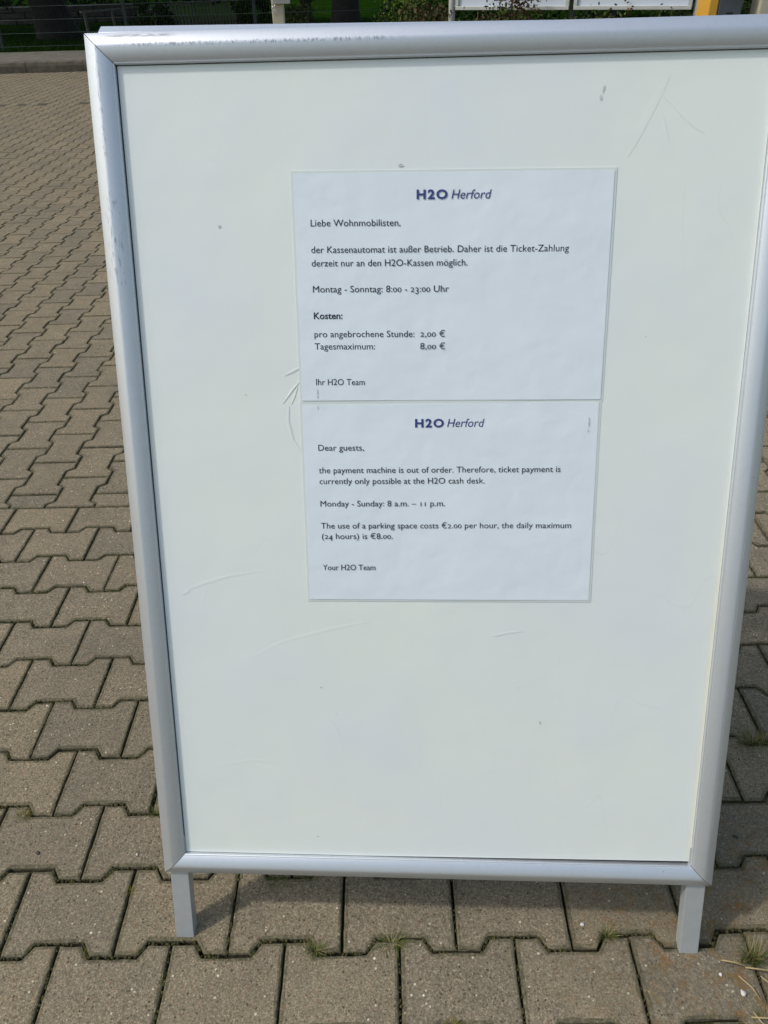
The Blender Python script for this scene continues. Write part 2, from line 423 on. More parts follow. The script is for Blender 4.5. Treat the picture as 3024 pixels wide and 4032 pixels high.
def clip(poly, axis, val, keep_less):
    out = []; n = len(poly)
    def ins(p): return p[axis] <= val if keep_less else p[axis] >= val
    for i in range(n):
        a, c = poly[i-1], poly[i]
        if ins(a) != ins(c):
            s_ = (val-a[axis])/(c[axis]-a[axis]); out.append((a[0]+(c[0]-a[0])*s_, a[1]+(c[1]-a[1])*s_))
        if ins(c): out.append(c)
    q = []
    for p in out:
        if not q or (abs(p[0]-q[-1][0])+abs(p[1]-q[-1][1])) > 1e-5: q.append(p)
    if len(q) > 1 and (abs(q[0][0]-q[-1][0])+abs(q[0][1]-q[-1][1])) < 1e-5: q.pop()
    return q

def stone_geo(poly, gap=0.0019, bev=0.0030, depth=0.005, rough=0.0):
    """profiled sides stand a little further apart than the straight butt joints"""
    ext = max(abs(p[1]) for p in poly)
    poly = [(x, y-math.copysign(min(0.0005, abs(y)), y)) for x, y in poly]
    rg = random.Random(int(rough*1e6)+len(poly))
    if rough > 0:
        q = []; n = len(poly)
        for i in range(n):
            a, c = poly[i], poly[(i+1) % n]; ln = math.hypot(c[0]-a[0], c[1]-a[1]); k = max(1, int(ln/0.017))
            for j in range(k): q.append((a[0]+(c[0]-a[0])*j/k, a[1]+(c[1]-a[1])*j/k))
        poly = q
    p1 = inset(poly, gap); p2 = inset(poly, gap+bev*0.30); p0 = inset(poly, gap+bev); pe = inset(poly, gap+bev+0.0035)
    n = len(p0); V = []
    def jit(P, a): return [(x+rg.gauss(0, a), y+rg.gauss(0, a)) for x, y in P] if rough > 0 else P
    V += [(x, y, 0.0) for x, y in (jit(pe, .0007))]
    V += [(x, y, -0.0001) for x, y in jit(p0, .0007)]
    V += [(x, y, -0.0016) for x, y in jit(p2, .0005)]
    V += [(x, y, -depth) for x, y in jit(p1, .0004)]
    V += [(x, y, -0.030) for x, y in p1]
    F = [tuple(range(n))]; FM = [0]
    for r_ in range(4):
        for i in range(n):
            j = (i+1) % n
            F.append((r_*n+i, (r_+1)*n+i, (r_+1)*n+j, r_*n+j)); FM.append(1)
    return V, F, FM

BASE = outline()
stones = []      # cx, cy, rot90, poly(local) or None, dark
def zone_a():
    for k in range(-15, 11):
        yc = (k-0.5)*PCH
        off = 0.5 if k % 2 else 0.0       # centre of the row between Z(k-1) and Z(k)
        for i in range(int(XMIN/L)-1, int(XMAX/L)+2):
            xc = (i+off)*L + L/2 if True else 0
            if yc-0.1 > Y_CUT: continue
            poly = None
            if yc+0.09 > Y_CUT:
                pl = clip(BASE, 1, Y_CUT-yc, True)
                if len(pl) < 3: continue
                ys = [p[1] for p in pl]
                if max(ys)-min(ys) < 0.02: continue
                poly = pl
            if yc < -2.2: continue
            stones.append((xc, yc, 0, poly, False))
def zone_b():
    mdark = round((10.52-Y0B)/(L/2))
    for c in range(int((XMIN-X0B)/PCH)-1, int((XMAX-X0B)/PCH)+2):
        for j in range(-3, 70):
            m = 2*j + (c % 2)             # joints of a column sit at even or odd steps
            yc = Y0B + (m+1)*L/2; xc = X0B + c*PCH
            if yc+L/2 < Y_CUT or yc-L/2 > Y_KERB: continue
            poly = None
            if yc-L/2 < Y_CUT or yc+L/2 > Y_KERB:
                rp = [(-y, x) for x, y in BASE]
                if yc-L/2 < Y_CUT: rp = clip(rp, 1, Y_CUT-yc, False)
                if yc+L/2 > Y_KERB: rp = clip(rp, 1, Y_KERB-yc-0.004, True)
                if len(rp) < 3: continue
                ys = [p[1] for p in rp]
                if max(ys)-min(ys) < 0.02: continue
                poly = rp
            dark = (m == mdark-(mdark % 2)) and random.random() < 0.8
            stones.append((xc, yc, 1, poly, dark))
zone_a(); zone_b()
def in_bed(x, y): return BED[0]-.09 < x < BED[1] and BED[2]-.12 < y < BED[3]+1
stones = [s_ for s_ in stones if not in_bed(s_[0], s_[1])]

def warp(x, y):
    if y < 1.3 and x > 0.85: y = y + 0.007*min(1.0, (x-0.85)/0.34)**2*max(0, 1-abs(y)/0.8)
    return x, y

# what the camera can see of the paving, so that the stones that show largest are objects of their own
CR = np.array(cam.rotation_euler.to_matrix()); CP = np.array(cam.location)
SO = np.array((0.19792, 0.06766, 0.12896)); SU = np.array((0.998994, -0.0448106, 0.0016011)); SV = np.array((0.0143656, 0.353679, 0.935257))
SN = np.cross(SU, SV)
def visible_area(x, y):
    d = np.array((x, y, 0.0))-CP; q = d@CR
    if q[2] > -0.05: return 0
    px = 1512+3028*q[0]/-q[2]; py = 2016-3028*q[1]/-q[2]
    mg = 60
    if not (-mg < px < 3024+mg and 0 < py < 4032+mg*3): return 0
    t_ = ((SO-CP)@SN)/(d@SN)
    if 0 < t_ < 1:
        h_ = CP+d*t_-SO; uu, vv = h_@SU, h_@SV
        if 0.035 < uu < 0.88 and 0.03 < vv < 1.24: return 0
    return abs(CP[2])/np.linalg.norm(d)**3
area = [visible_area(s_[0], s_[1]) for s_ in stones]
order = sorted(range(len(stones)), key=lambda i: -area[i])
chosen = set(i for i in order[:300] if area[i] > 0)

def stone_mesh(name, V, F, FM, main):
    me = bpy.data.meshes.new(name); me.from_pydata(V, [], F)
    me.materials.append(main); me.materials.append(M_SEDGE)
    me.polygons.foreach_set('material_index', FM); me.update(); return me
V_, F_, FM_ = stone_geo(BASE)
ME_STONE = [stone_mesh('paving_stone', *stone_geo(BASE, rough=0.1+k*0.013), M_STONE) for k in range(8)]
SV_, SF_, SFM_ = [], [], []; DV_, DF_, DFM_ = [], [], []
for i, (xc, yc, rot, poly, dark) in enumerate(stones):
    xw, yw = warp(xc, yc)
    xw += random.gauss(0, .0006); yw += random.gauss(0, .0006)
    dz = random.uniform(-0.0016, 0.0006); rz = random.gauss(0, math.radians(0.22)); tx = random.gauss(0, .004); ty = random.gauss(0, .004)
    if i in chosen:
        if poly is None: me = random.choice(ME_STONE); ang = math.pi/2 if rot else 0.0
        else: me = stone_mesh('paving_stone', *stone_geo(poly), M_STONE); ang = 0.0
        if dark: me = me.copy(); me.materials[0] = M_DSTONE
        o = bpy.data.objects.new('paving_stone', me); o.location = (xw, yw, dz+0.014); o.parent = pavement
        o.location = (xw, yw, dz); o.rotation_euler = (tx, ty, ang+rz)
        COL.objects.link(o)
    else:
        if poly is None:
            V, F, FM = V_, F_, FM_; a = (math.pi/2 if rot else 0)+rz
        else:
            V, F, FM = stone_geo(poly); a = rz
        ca, sa = math.cos(a), math.sin(a)
        TV, TF, TM = (DV_, DF_, DFM_) if dark else (SV_, SF_, SFM_)
        n0 = len(TV)
        TV += [(x*ca-y*sa+xw, x*sa+y*ca+yw, z+dz+x*ty*-1+y*tx) for x, y, z in V]
        TF += [tuple(q+n0 for q in f) for f in F]; TM += FM
o = mesh_obj('paving_stones', SV_, SF_, mats=[M_STONE, M_SEDGE], fmat=SFM_, parent=pavement); stuff(o)
if DF_:
    o = mesh_obj('dark_paving_stones', DV_, DF_, mats=[M_DSTONE, M_SEDGE], fmat=DFM_, parent=pavement); stuff(o)

# moss cushions in the joints near the sign
def moss_cushions():
    V, F = [], []
    ico = bmesh.new(); bmesh.ops.create_icosphere(ico, subdivisions=1, radius=1.0); ico.verts.index_update()
    IV = [v.co.copy() for v in ico.verts]; IF = [[v.index for v in f.verts] for f in ico.faces]; ico.free()
    def lump(x, y, r_, h_):
        n0 = len(V)
        for v in IV:
            k = random.uniform(.75, 1.2)
            V.append((x+v.x*r_*k, y+v.y*r_*k, -0.0036+v.z*h_*k))
        F.extend([tuple(q+n0 for q in f) for f in IF])
    for s_ in stones:
        xc, yc, rot, poly, dark = s_
        if rot or poly is not None or not (-0.5 < xc < 1.9 and -0.35 < yc < 1.3): continue
        if visible_area(xc, yc) == 0 and visible_area(xc+.1, yc) == 0 and visible_area(xc-.1, yc) == 0: continue
        pts_ = BASE[:6]
        for a_, b_ in zip(pts_[:-1], pts_[1:]):
            ln = math.hypot(b_[0]-a_[0], b_[1]-a_[1]); flank = abs(b_[1]-a_[1]) > 0.001
            dens = 0.9 if flank else 0.45
            if random.random() < (0.22 if not flank else 0.08): continue
            k = int(ln/0.0023*dens)
            for _ in range(k):
                s1 = random.random()
                x, y = warp(xc+a_[0]+(b_[0]-a_[0])*s1, yc+a_[1]+(b_[1]-a_[1])*s1)
                lump(x+random.gauss(0, .0009), y+random.gauss(0, .0012), random.uniform(.0018, .0036), random.uniform(.002, .0052))
        if random.random() < 0.6:
            for _ in range(random.randint(8, 26)):
                s1 = random.random()**1.5
                lump(xc+L/2+random.gauss(0, .0010), yc+(s1-.5)*(PCH+AMP), random.uniform(.0016, .0030), random.uniform(.002, .0045))
    o_ = mesh_obj('moss', V, F, M_MOSS, pavement, True); stuff(o_)
moss_cushions()

# kerb, concrete strip, lawn
kerb_root = mesh_obj('kerb', [(XMIN-3, Y_KERB+.01, .02), (12, Y_KERB+.01, .02), (12, Y_KERB+.13, .02), (XMIN-3, Y_KERB+.13, .02)], [(0, 1, 2, 3)], M_KERB)
struct(kerb_root)
prof = [(0, -0.05), (0, 0.10), (0.012, 0.150), (0.035, 0.166), (0.15, 0.170), (0.15, -0.05)]
kV = []; kF = []
for x in (0.003, 0.997):
    kV += [(x, y, z) for y, z in prof]
nP = len(prof)
for i in range(nP): kF.append((i, (i+1) % nP, nP+(i+1) % nP, nP+i))
kF += [tuple(range(nP))[::-1], tuple(range(nP, 2*nP))]
kme = bpy.data.meshes.new('kerb_stone'); kme.from_pydata(kV, [], kF); kme.materials.append(M_KERB); kme.update()
for i in range(-13, 12):
    o = bpy.data.objects.new('kerb_stone', kme); o.location = (i+0.45, Y_KERB+random.uniform(-.004, .004), random.uniform(-.006, .006)); o.parent = kerb_root
    COL.objects.link(o)
strip = mesh_obj('concrete_strip', [(-14, Y_KERB+.16, .160), (12, Y_KERB+.16, .160), (12, 16.9, .166), (-14, 16.9, .166)], [(0, 1, 2, 3)], M_STRIP)
struct(strip)
# lawn with gentle undulation
def lawn():
    xs = np.concatenate([np.linspace(-120, -20, 12), np.linspace(-18, 18, 60), np.linspace(20, 120, 12)])
    ys = np.concatenate([np.linspace(16.7, 40, 50), np.linspace(42, 300, 20)])
    V = []; F = []
    for y in ys:
        for x in xs:
            z = 0.17+0.03*math.sin(x*.7+y*.4)*min(1, (y-16.7)/3)+0.02*math.sin(x*2.1)*min(1, (y-16.7)/3)
            V.append((x, y+(0.05*math.sin(x*3.1)+0.04*math.sin(x*7.7) if y < 16.75 else 0), z+(0.0 if y > 16.75 else -0.004)))
    nx = len(xs)
    for j in range(len(ys)-1):
        for i in range(nx-1):
            F.append((j*nx+i, j*nx+i+1, (j+1)*nx+i+1, (j+1)*nx+i))
    return mesh_obj('lawn', V, F, M_LAWNG, None, True)
struct(lawn())
def lawn_blades():
    n = 26000
    x = RNG.uniform(-13, 5, n); y = 16.72+RNG.power(1.0, n)*0+RNG.uniform(0, 1, n)**2*9.0
    h_ = RNG.uniform(.03, .085, n); a = RNG.uniform(0, math.pi, n); lx = RNG.normal(0, .02, n); ly = RNG.normal(0, .02, n)
    wd = 0.007
    V = np.empty((n, 3, 3)); z0 = 0.16
    V[:, 0] = np.c_[x-np.cos(a)*wd, y-np.sin(a)*wd, np.full(n, z0)]
    V[:, 1] = np.c_[x+np.cos(a)*wd, y+np.sin(a)*wd, np.full(n, z0)]
    V[:, 2] = np.c_[x+lx, y+ly, z0+h_]
    F = np.arange(n*3).reshape(n, 3)
    o_ = mesh_obj('grass', V.reshape(-1, 3).tolist(), F.tolist(), M_LAWN); stuff(o_)
lawn_blades()

# planted bed with kerb edging
bedsoil = mesh_obj('planting_bed', [(BED[0]+.04, BED[2]+.04, .05), (BED[1], BED[2]+.04, .05), (BED[1], BED[3], .05), (BED[0]+.04, BED[3], .05)], [(0, 1, 2, 3)],
                   simple('bed_soil', (0.035, 0.028, 0.018), 1.0, 0, 0.5, 12.0, 1.0))
struct(bedsoil)
eme = None
for i in range(15):
    b_ = MB().box((0, 0, 0), (0.494, 0.06, 0.24), None, 0.006)
    if eme is None:
        o = b_.build('edging_stone', M_KERB, bedsoil); eme = o.data
    else:
        o = link(bpy.data.objects.new('edging_stone', eme), bedsoil)
    o.location = (BED[0]+.25+i*.5, BED[2], -.02+random.uniform(-.004, .004))
for i in range(17):
    o = link(bpy.data.objects.new('edging_stone', eme), bedsoil)
    o.location = (BED[0]-.03, BED[2]+.28+i*.5, -.02+random.uniform(-.004, .004)); o.rotation_euler = (0, 0, math.pi/2)

# ------------------------------------------------------------------ grass tufts and pebbles on the paving
def tuft(name, label, x, y, blades, hgt, spread, mat, cat='grass tuft', dry=0, flat=0.0):
    root = empty(name, (x, y, -0.008))
    def blade_mesh(k, hh, sp, wd, lo=0.5):
        V, F = [], []
        for _ in range(k):
            a = random.uniform(0, 2*math.pi); rr_ = random.uniform(0, sp*.35)
            bx, by = math.cos(a)*rr_*1.6, math.sin(a)*rr_*.5
            a2 = a+random.gauss(0, .7); hb = hh*random.uniform(lo, 1.0); ln = sp*random.uniform(.2, 1.0)
            n0 = len(V); seg = 4; px_, py_ = -math.sin(a2)*wd, math.cos(a2)*wd
            for s_ in range(seg+1):
                f = s_/seg; wq = 1-f*.92
                zz = hb*(f*(1.25-.35*f*(1+flat*2))); dd = ln*f*f
                cx_, cy_ = bx+math.cos(a2)*dd, by+math.sin(a2)*dd
                V += [(cx_-px_*wq, cy_-py_*wq, max(zz, .004)), (cx_+px_*wq, cy_+py_*wq, max(zz, .004))]
            for s_ in range(seg): F.append((n0+2*s_, n0+2*s_+1, n0+2*s_+3, n0+2*s_+2))
        return V, F
    V, F = blade_mesh(blades, hgt, spread, 0.0007)
    o_ = mesh_obj('green_blades', V, F, mat, root); stuff(o_)
    if dry:
        V, F = blade_mesh(dry, hgt*1.15, spread*1.1, 0.0006, .6)
        o_ = mesh_obj('dry_blades', V, F, M_GRASS_D, root); stuff(o_)
    return tag(root, label, cat, 'tufts growing in the paving joints')

tuft('grass_tuft', 'small yellow-green grass tuft in the joint at the left edge of the photo', -0.156, 0.262, 90, .020, .020, M_MOSSY, dry=12)
tuft('grass_tuft', 'tiny green tuft peeping out beside the left side of the frame', 0.110, 0.262, 60, .018, .018, M_GRASS_G, dry=10)
tuft('moss_tuft', 'bright yellow-green moss cushion left of the sign\'s left leg', 0.052, -0.006, 120, .010, .014, M_MOSSY, 'moss')
tuft('grass_tuft', 'thin little tuft in the cross joint above left of the left leg', 0.099, 0.106, 26, .016, .016, M_MOSSY, dry=8)
tuft('grass_tuft', 'wide flat green tuft in the shade below the frame\'s bottom rail', 0.372, 0.121, 110, .012, .030, M_GRASS_G, dry=10)
tuft('grass_tuft', 'sparse tuft under the bottom rail right of the wide shaded one', 0.428, 0.119, 70, .010, .026, M_GRASS_G, dry=12)
tuft('grass_tuft', 'tiny sprig in the straight joint nearest the bottom left of the sign', 0.195, -0.052, 16, .014, .012, M_GRASS_G, dry=6)
tuft('grass_tuft', 'spiky green and straw tuft between the legs, left one of the pair', 0.448, -0.006, 110, .022, .026, M_GRASS_G, dry=26)
tuft('grass_tuft', 'low spreading tuft with dry tips between the legs, in the middle', 0.580, 0.005, 110, .017, .034, M_GRASS_G, dry=30)
tuft('grass_tuft', 'upright green tuft left of the sign\'s right leg', 0.953, 0.010, 100, .026, .020, M_GRASS_G, dry=20)
tuft('grass_tuft', 'tall straw and green tuft right of the sign\'s right leg', 1.183, -0.034, 130, .050, .034, M_GRASS_G, dry=60)
tuft('grass_tuft', 'wispy green tuft in the shade beside the frame\'s right side', 1.362, 0.408, 120, .030, .050, M_GRASS_G, dry=50)
tuft('grass_tuft', 'yellowish tuft cut by the bottom edge of the photo', 0.676, -0.121, 60, .014, .016, M_MOSSY, dry=10)
tuft('grass_tuft', 'thin dry tuft in the bottom right corner of the photo', 1.170, -0.125, 40, .020, .040, M_GRASS_G, dry=34)

dry = empty('dry_grass_stalks', (1.20, -0.05, 0))
for pts_ in ([(-.035, .002, .010), (0, -.006, .016), (.05, -.012, .012), (.09, -.014, .006)],
             [(-.015, -.012, .010), (.004, -.035, .012), (.018, -.060, .006), (.030, -.085, .004)],
             [(-.050, -.010, .008), (-.036, -.028, .010), (-.026, -.048, .004)],
             [(-.07, .014, .010), (-.05, .008, .014), (-.03, .002, .010)],
             [(-.045, -.062, .004), (-.040, -.078, .008), (-.018, -.098, .004)],
             [(-.052, -.070, .005), (-.022, -.074, .010), (.02, -.078, .006)]):
    MB().tube(pts_, [0.0012]*(len(pts_)-1)+[0.0006], 5).build('stalk', M_GRASS_D, dry, True)
tag(dry, 'long bleached grass stalks lying at the bottom right edge', 'dry grass')

def pebble(name, label, x, y, r_, mat):
    bm = bmesh.new(); bmesh.ops.create_icosphere(bm, subdivisions=2, radius=1)
    for v in bm.verts:
        k = 1+.18*math.sin(v.co.x*3+x*90)+.12*math.sin(v.co.y*4+y*70)
        v.co = Vector((v.co.x*r_*k, v.co.y*r_*.8*k, v.co.z*r_*.55*k))
    bm.verts.index_update()
    o_ = mesh_obj(name, [v.co[:] for v in bm.verts], [[v.index for v in f.verts] for f in bm.faces], mat, None, True); bm.free()
    o_.location = (x, y, r_*.35); o_.rotation_euler = (0, 0, x*7)
    return tag(o_, label, 'pebble')
pebble('pebble', 'white pebble on the paving left of the right leg', 0.913, 0.030, .0042, M_PEBW)
pebble('pebble', 'black pebble on the paving at the left edge of the photo', -0.098, 0.181, .0042, M_PEBD)
pebble('pebble', 'pale round pebble near the bottom right corner', 1.150, -0.083, .0055, M_PEBW)
pebble('pebble', 'small white stone chip just right of the right leg\'s foot', 1.124, -0.055, .0035, M_PEBW)
pebble('pebble', 'tiny white stone chip on the paver left of the frame\'s bottom corner', 0.095, 0.175, .0026, M_PEBW)
pebble('pebble', 'dark stone chip in the shade right of the frame', 1.240, 0.190, .0045, M_PEBD)

# ------------------------------------------------------------------ the sign (local axes: x along, y up the board, z out of the face)
RIGHT = Matrix(((SU[0], SV[0], SN[0], SO[0]), (SU[1], SV[1], SN[1], SO[1]), (SU[2], SV[2], SN[2], SO[2]), (0, 0, 0, 1)))
WO, HO, FW = 0.9115, 1.2667, 0.0365
PROFILE = [(0.0, -0.007), (0.0, 0.0012), (0.0008, 0.0020), (0.0022, 0.0024), (0.0026, 0.0032), (0.006, 0.0054), (0.010, 0.0073),
           (0.014, 0.0087), (0.018, 0.0097), (0.0210, 0.0101), (0.0226, 0.0097), (0.029, 0.0068), (0.0345, 0.0038), (0.0358, 0.0027), (0.0365, 0.0012),
           (0.0365, -0.014), (0.0350, -0.016), (0.004, -0.016), (0.004, -0.007)]

def rail(name, p0, p1, inward, mat, parent, gap=0.00055):
    """mitred rail from outer corner p0 to outer corner p1; inward = unit vector towards the board"""
    p0 = Vector((*p0, 0)); p1 = Vector((*p1, 0)); d = (p1-p0).normalized(); n = Vector((*inward, 0))
    V = []
    for end, s_ in ((p0, 1), (p1, -1)):
        for w_, h_ in PROFILE:
            off = FW-w_          # distance from the outer edge
            V.append(end + n*off + d*s_*(off+gap) + Vector((0, 0, h_)))
    k = len(PROFILE); F = []
    for i in range(k): F.append((i, (i+1) % k, k+(i+1) % k, k+i))
    F += [tuple(range(k))[::-1], tuple(range(k, 2*k))]
    bm = bmesh.new(); vs = [bm.verts.new(v) for v in V]
    for f in F: bm.faces.new([vs[i] for i in f])
    bmesh.ops.recalc_face_normals(bm, faces=bm.faces); bm.verts.index_update()
    o_ = mesh_obj(name, [v.co[:] for v in bm.verts], [[v.index for v in f.verts] for f in bm.faces], mats=[mat, M_BACK_GAPSHADE], fmat=[1 if len(f.verts) > 4 else 0 for f in bm.faces], parent=parent)  # mitre faces coloured dark to stand for shade inside the corner gaps
    bm.free()
    o_.data.polygons.foreach_set('use_smooth', [len(p.vertices) == 4 for p in o_.data.polygons])
    o_.data.set_sharp_from_angle(angle=math.radians(22))
    return o_

sign = empty('sandwich_board', (0, 0, 0))
tag(sign, 'large free-standing sign with silver aluminium snap frames and two white notices on its face', 'sandwich board')

def board(M, front, parent):
    """builds one leaf; M places sign coordinates in the world"""
    objs = []
    objs.append(rail('frame_rail', (0, HO), (WO, HO), (0, -1), M_ALU, parent))
    objs.append(rail('frame_rail', (0, 0), (WO, 0), (0, 1), M_ALU, parent))
    objs.append(rail('frame_rail', (0, 0), (0, HO), (1, 0), M_ALU, parent))
    objs.append(rail('frame_rail', (WO, 0), (WO, HO), (-1, 0), M_ALU, parent))
    objs.append(MB().box((WO/2, HO/2, -0.0095), (WO-2*FW+0.02, HO-2*FW+0.02, 0.004)).build('backing_board', M_BACK_GAPSHADE, parent))
    # poster sheet, cut a little short: a dark gap shows along the top and left and opens towards the lower right corner
    a, b_ = FW, WO-FW
    x0, x1 = a+0.0014, b_-0.0003
    nx, ny = 60, 84; V = []; F = []
    for j in range(ny+1):
        for i in range(nx+1):
            fx, fy = i/nx, j/ny
            yb = FW + 0.0006 + 0.0042*max(0, (fx-.35)/.65)
            yt = HO-FW-0.0010
            wv = 0.0003*math.sin(fx*7+fy*3)+0.00025*math.sin(fy*9-fx*4)
            V.append((x0+(x1-x0)*fx, yb+(yt-yb)*fy, -0.0042+wv*math.sin(math.pi*fx)*math.sin(math.pi*fy)))
    for j in range(ny):
        for i in range(nx):
            q = j*(nx+1)+i; F.append((q, q+1, q+nx+2, q+nx+1))
    objs.append(mesh_obj('poster_sheet', V, F, M_POSTER, parent, True))
    # legs: square tube behind the rail, ends on the paving
    for lx in (0.0075, 0.8725):
        objs.append(MB().box((lx+0.0155, -0.0362, -0.0135), (0.031, 0.2099, 0.022), None, 0.0012).build('leg', M_ALU_LEG, parent))
        objs.append(MB().box((lx+0.0155, -0.1418, -0.0135), (0.0290, 0.0016, 0.020), None, 0.0004).build('foot_cap', M_GALV, parent))
    for o_ in objs: o_.matrix_local = M
    return objs

FRONT = RIGHT.copy()
board(FRONT, True, sign)
# rear leaf: leans the other way, a touch twisted against the front one
TOPC = SO + SV*1.2868 - SN*0.040 + SU*0.0068
su2 = Vector(SU); tw = -0.0118
up2 = Vector((0.0143656*-1, -0.3620, 0.9320)).normalized()        # towards the top, leaning to the camera side
su2 = (su2 + Vector((0, 0, tw))).normalized()
up2 = (up2 - su2*up2.dot(su2)).normalized()
n2 = (-su2).cross(up2)                                            # face of the rear leaf, away from the camera
# rear leaf's local x runs along -su2
org = Vector(TOPC) - up2*HO + su2*WO
BACK = Matrix(((-su2.x, up2.x, n2.x, org.x), (-su2.y, up2.y, n2.y, org.y), (-su2.z, up2.z, n2.z, org.z), (0, 0, 0, 1)))
board(BACK, False, sign)
# hinges between the leaves
for hx in (0.12, 0.79):
    o = MB().box((hx, HO-0.045, -0.028), (0.05, 0.04, 0.003), None, 0.0008).box((hx, HO-0.022, -0.026), (0.05, 0.006, 0.010), None, 0.0015).build('hinge', M_GALV, sign)
    o.matrix_local = FRONT

# raised folds in the cover film
def fold(pts_, w_, h_):
    V = []; F = []; P = [Vector((*p, 0)) for p in pts_]
    # resample
    Q = []
    for i in range(len(P)-1):
        for s_ in range(5): Q.append(P[i].lerp(P[i+1], s_/5))
    Q.append(P[-1]); n = len(Q)
    for i, p in enumerate(Q):
        t_ = (Q[min(i+1, n-1)]-Q[max(i-1, 0)]).normalized(); s_ = Vector((-t_.y, t_.x, 0))
        k = math.sin(math.pi*min(1, max(0, (i+.02)/(n-1))))**.7 if n > 1 else 1
        for f, hh in ((-1, 0), (-.45, .55), (0, 1), (.45, .5), (1, 0)):
            V.append(p + s_*(w_*f*(.25+.75*k)) + Vector((0, 0, -0.0040+hh*h_*k*0.26)))
    for i in range(n-1):
        for j in range(4): F.append((i*5+j, i*5+j+1, (i+1)*5+j+1, (i+1)*5+j))
    o_ = mesh_obj('film_crease', V, F, M_POSTER, sign, True); o_.matrix_local = FRONT
for P_, w_, h_ in (([(0.2395, 0.8313), (0.2568, 0.8401), (0.2610, 0.8418)], .0022, .0016), ([(0.2356, 0.792), (0.2503, 0.8117), (0.2600, 0.8223)], .0016, .0016),
                   ([(0.2438, 0.7884), (0.2411, 0.7666), (0.2472, 0.7372), (0.262, 0.7186)], .0028, .0008), ([(0.2470, 0.790), (0.2520, 0.801), (0.2580, 0.817)], .0014, .0010),
                   ([(0.0634, 0.5038), (0.1019, 0.5185), (0.1418, 0.5311), (0.1967, 0.5396)], .0030, .0007), ([(0.066, 0.500), (0.080, 0.508)], .0035, .0012),
                   ([(0.157, 0.3884), (0.2145, 0.4214), (0.2943, 0.4455), (0.357, 0.4587)], .0040, .0007),
                   ([(0.5428, 0.4357), (0.5657, 0.4422), (0.5886, 0.4445)], .0022, .0008), ([(0.700, 1.110), (0.7261, 1.1663), (0.7452, 1.2036)],   .0050, .0003),
                   ([(0.735, 1.185), (0.775, 1.150), (0.795, 1.135)], .0030, .0006), ([(0.738, 1.160), (0.752, 1.120)], .0025, .0005),
                   ([(0.10, 0.20), (0.16, 0.215), (0.22, 0.21)], .0030, .0004)):
    fold(P_, w_, h_)

# specks and smears of dirt on the cover film
for x, y, w_, h_, a in ((0.2763, 0.3465, .0022, .0013, .6), (0.5841, 0.3503, .0011, .0009, 0), (0.6640, 1.1900, .0013, .0060, -.25), (0.6610, 1.1790, .0018, .0040, 0),
                        (0.1826, 0.8049, .0014, .0009, 0), (0.7397, 0.8813, .0012, .0009, .4), (0.159, 1.0318, .0030, .0018, .7), (0.62, 0.29, .0012, .0035, .1), (0.405, 1.104, .0040, .0022, 0), (0.30, 0.66-.36, .0010, .0012, 0)):
    n = 10; V = []
    for k in range(n):
        ex, ey = math.cos(2*math.pi*k/n)*w_*random.uniform(.6, 1.1), math.sin(2*math.pi*k/n)*h_*random.uniform(.6, 1.1)
        V.append((x+ex*math.cos(a)-ey*math.sin(a), y+ex*math.sin(a)+ey*math.cos(a), -0.0033))
    o = mesh_obj('dirt_speck', V, [tuple(range(n))], M_SPECK, sign); o.matrix_local = FRONT

# ------------------------------------------------------------------ lettering
_glyph = {}
def glyph(ch, bold=0.0, shear=0.0):
    key = (ch, bold, shear)
    if key in _glyph: return _glyph[key]
    def curve(txt):
        c = bpy.data.curves.new('t', 'FONT'); c.body = txt; c.resolution_u = 3; c.offset = bold; c.shear = shear
        return c
    def width(txt):
        c = curve(txt); c.offset = 0; c.shear = 0; o_ = bpy.data.objects.new('t', c); COL.objects.link(o_)
        bpy.context.view_layer.update(); w_ = o_.dimensions.x
        bpy.data.objects.remove(o_); bpy.data.curves.remove(c); return w_
    adv = width('H'+ch+'H') - width('HH')
    V, F = [], []
    if ch != ' ':
        c = curve(ch); o_ = bpy.data.objects.new('t', c); COL.objects.link(o_)
        bpy.context.view_layer.update()
        me = bpy.data.meshes.new_from_object(o_)
        V = [v.co[:] for v in me.vertices]; F = [tuple(p.vertices) for p in me.polygons]
        bpy.data.meshes.remove(me); bpy.data.objects.remove(o_); bpy.data.curves.remove(c)
    _glyph[key] = (V, F, adv); return _glyph[key]
CAP = 0.6945; XH = 0.474

def text_line(txt, x0, y0, x1, y1, cap, mat, parent, M, z, bold=0.0, shear=0.0, oldstyle=True, track=0.0, wide=1.0):
    V, F = [], []; x = 0.0
    seq = list(txt)
    for i, ch in enumerate(seq):
        g_ = glyph(ch, 0.0 if (ch in 'MWN' and bold < .01) else bold, shear); sx = sy = 1.0; dy = 0.0; adv = g_[2]
        lining = i > 0 and seq[i-1] == 'H'
        if oldstyle and ch in '0123456789' and not lining:
            if ch in '012': sy = XH/CAP*1.03; sx = .92
            elif ch in '34579': dy = -(CAP-XH)*.95; sx = .95
        n0 = len(V)
        V += [(x+vx*sx, vy*sy+dy) for vx, vy, vz in g_[0]]
        F += [tuple(q+n0 for q in f) for f in g_[1]]
        x += adv*sx + track
    xs_ = [v[0] for v in V]; lo, hi = min(xs_), max(xs_)
    ln = math.hypot(x1-x0, y1-y0); kx = ln/(hi-lo); ky = cap/CAP
    ca, sa = (x1-x0)/ln, (y1-y0)/ln
    out = []
    for vx, vy in V:
        a, b_ = (vx-lo)*kx, vy*ky
        out.append((x0+a*ca-b_*sa, y0+a*sa+b_*ca, z))
    o_ = mesh_obj('lettering', out, F, mat, parent); o_.matrix_local = M
    return o_

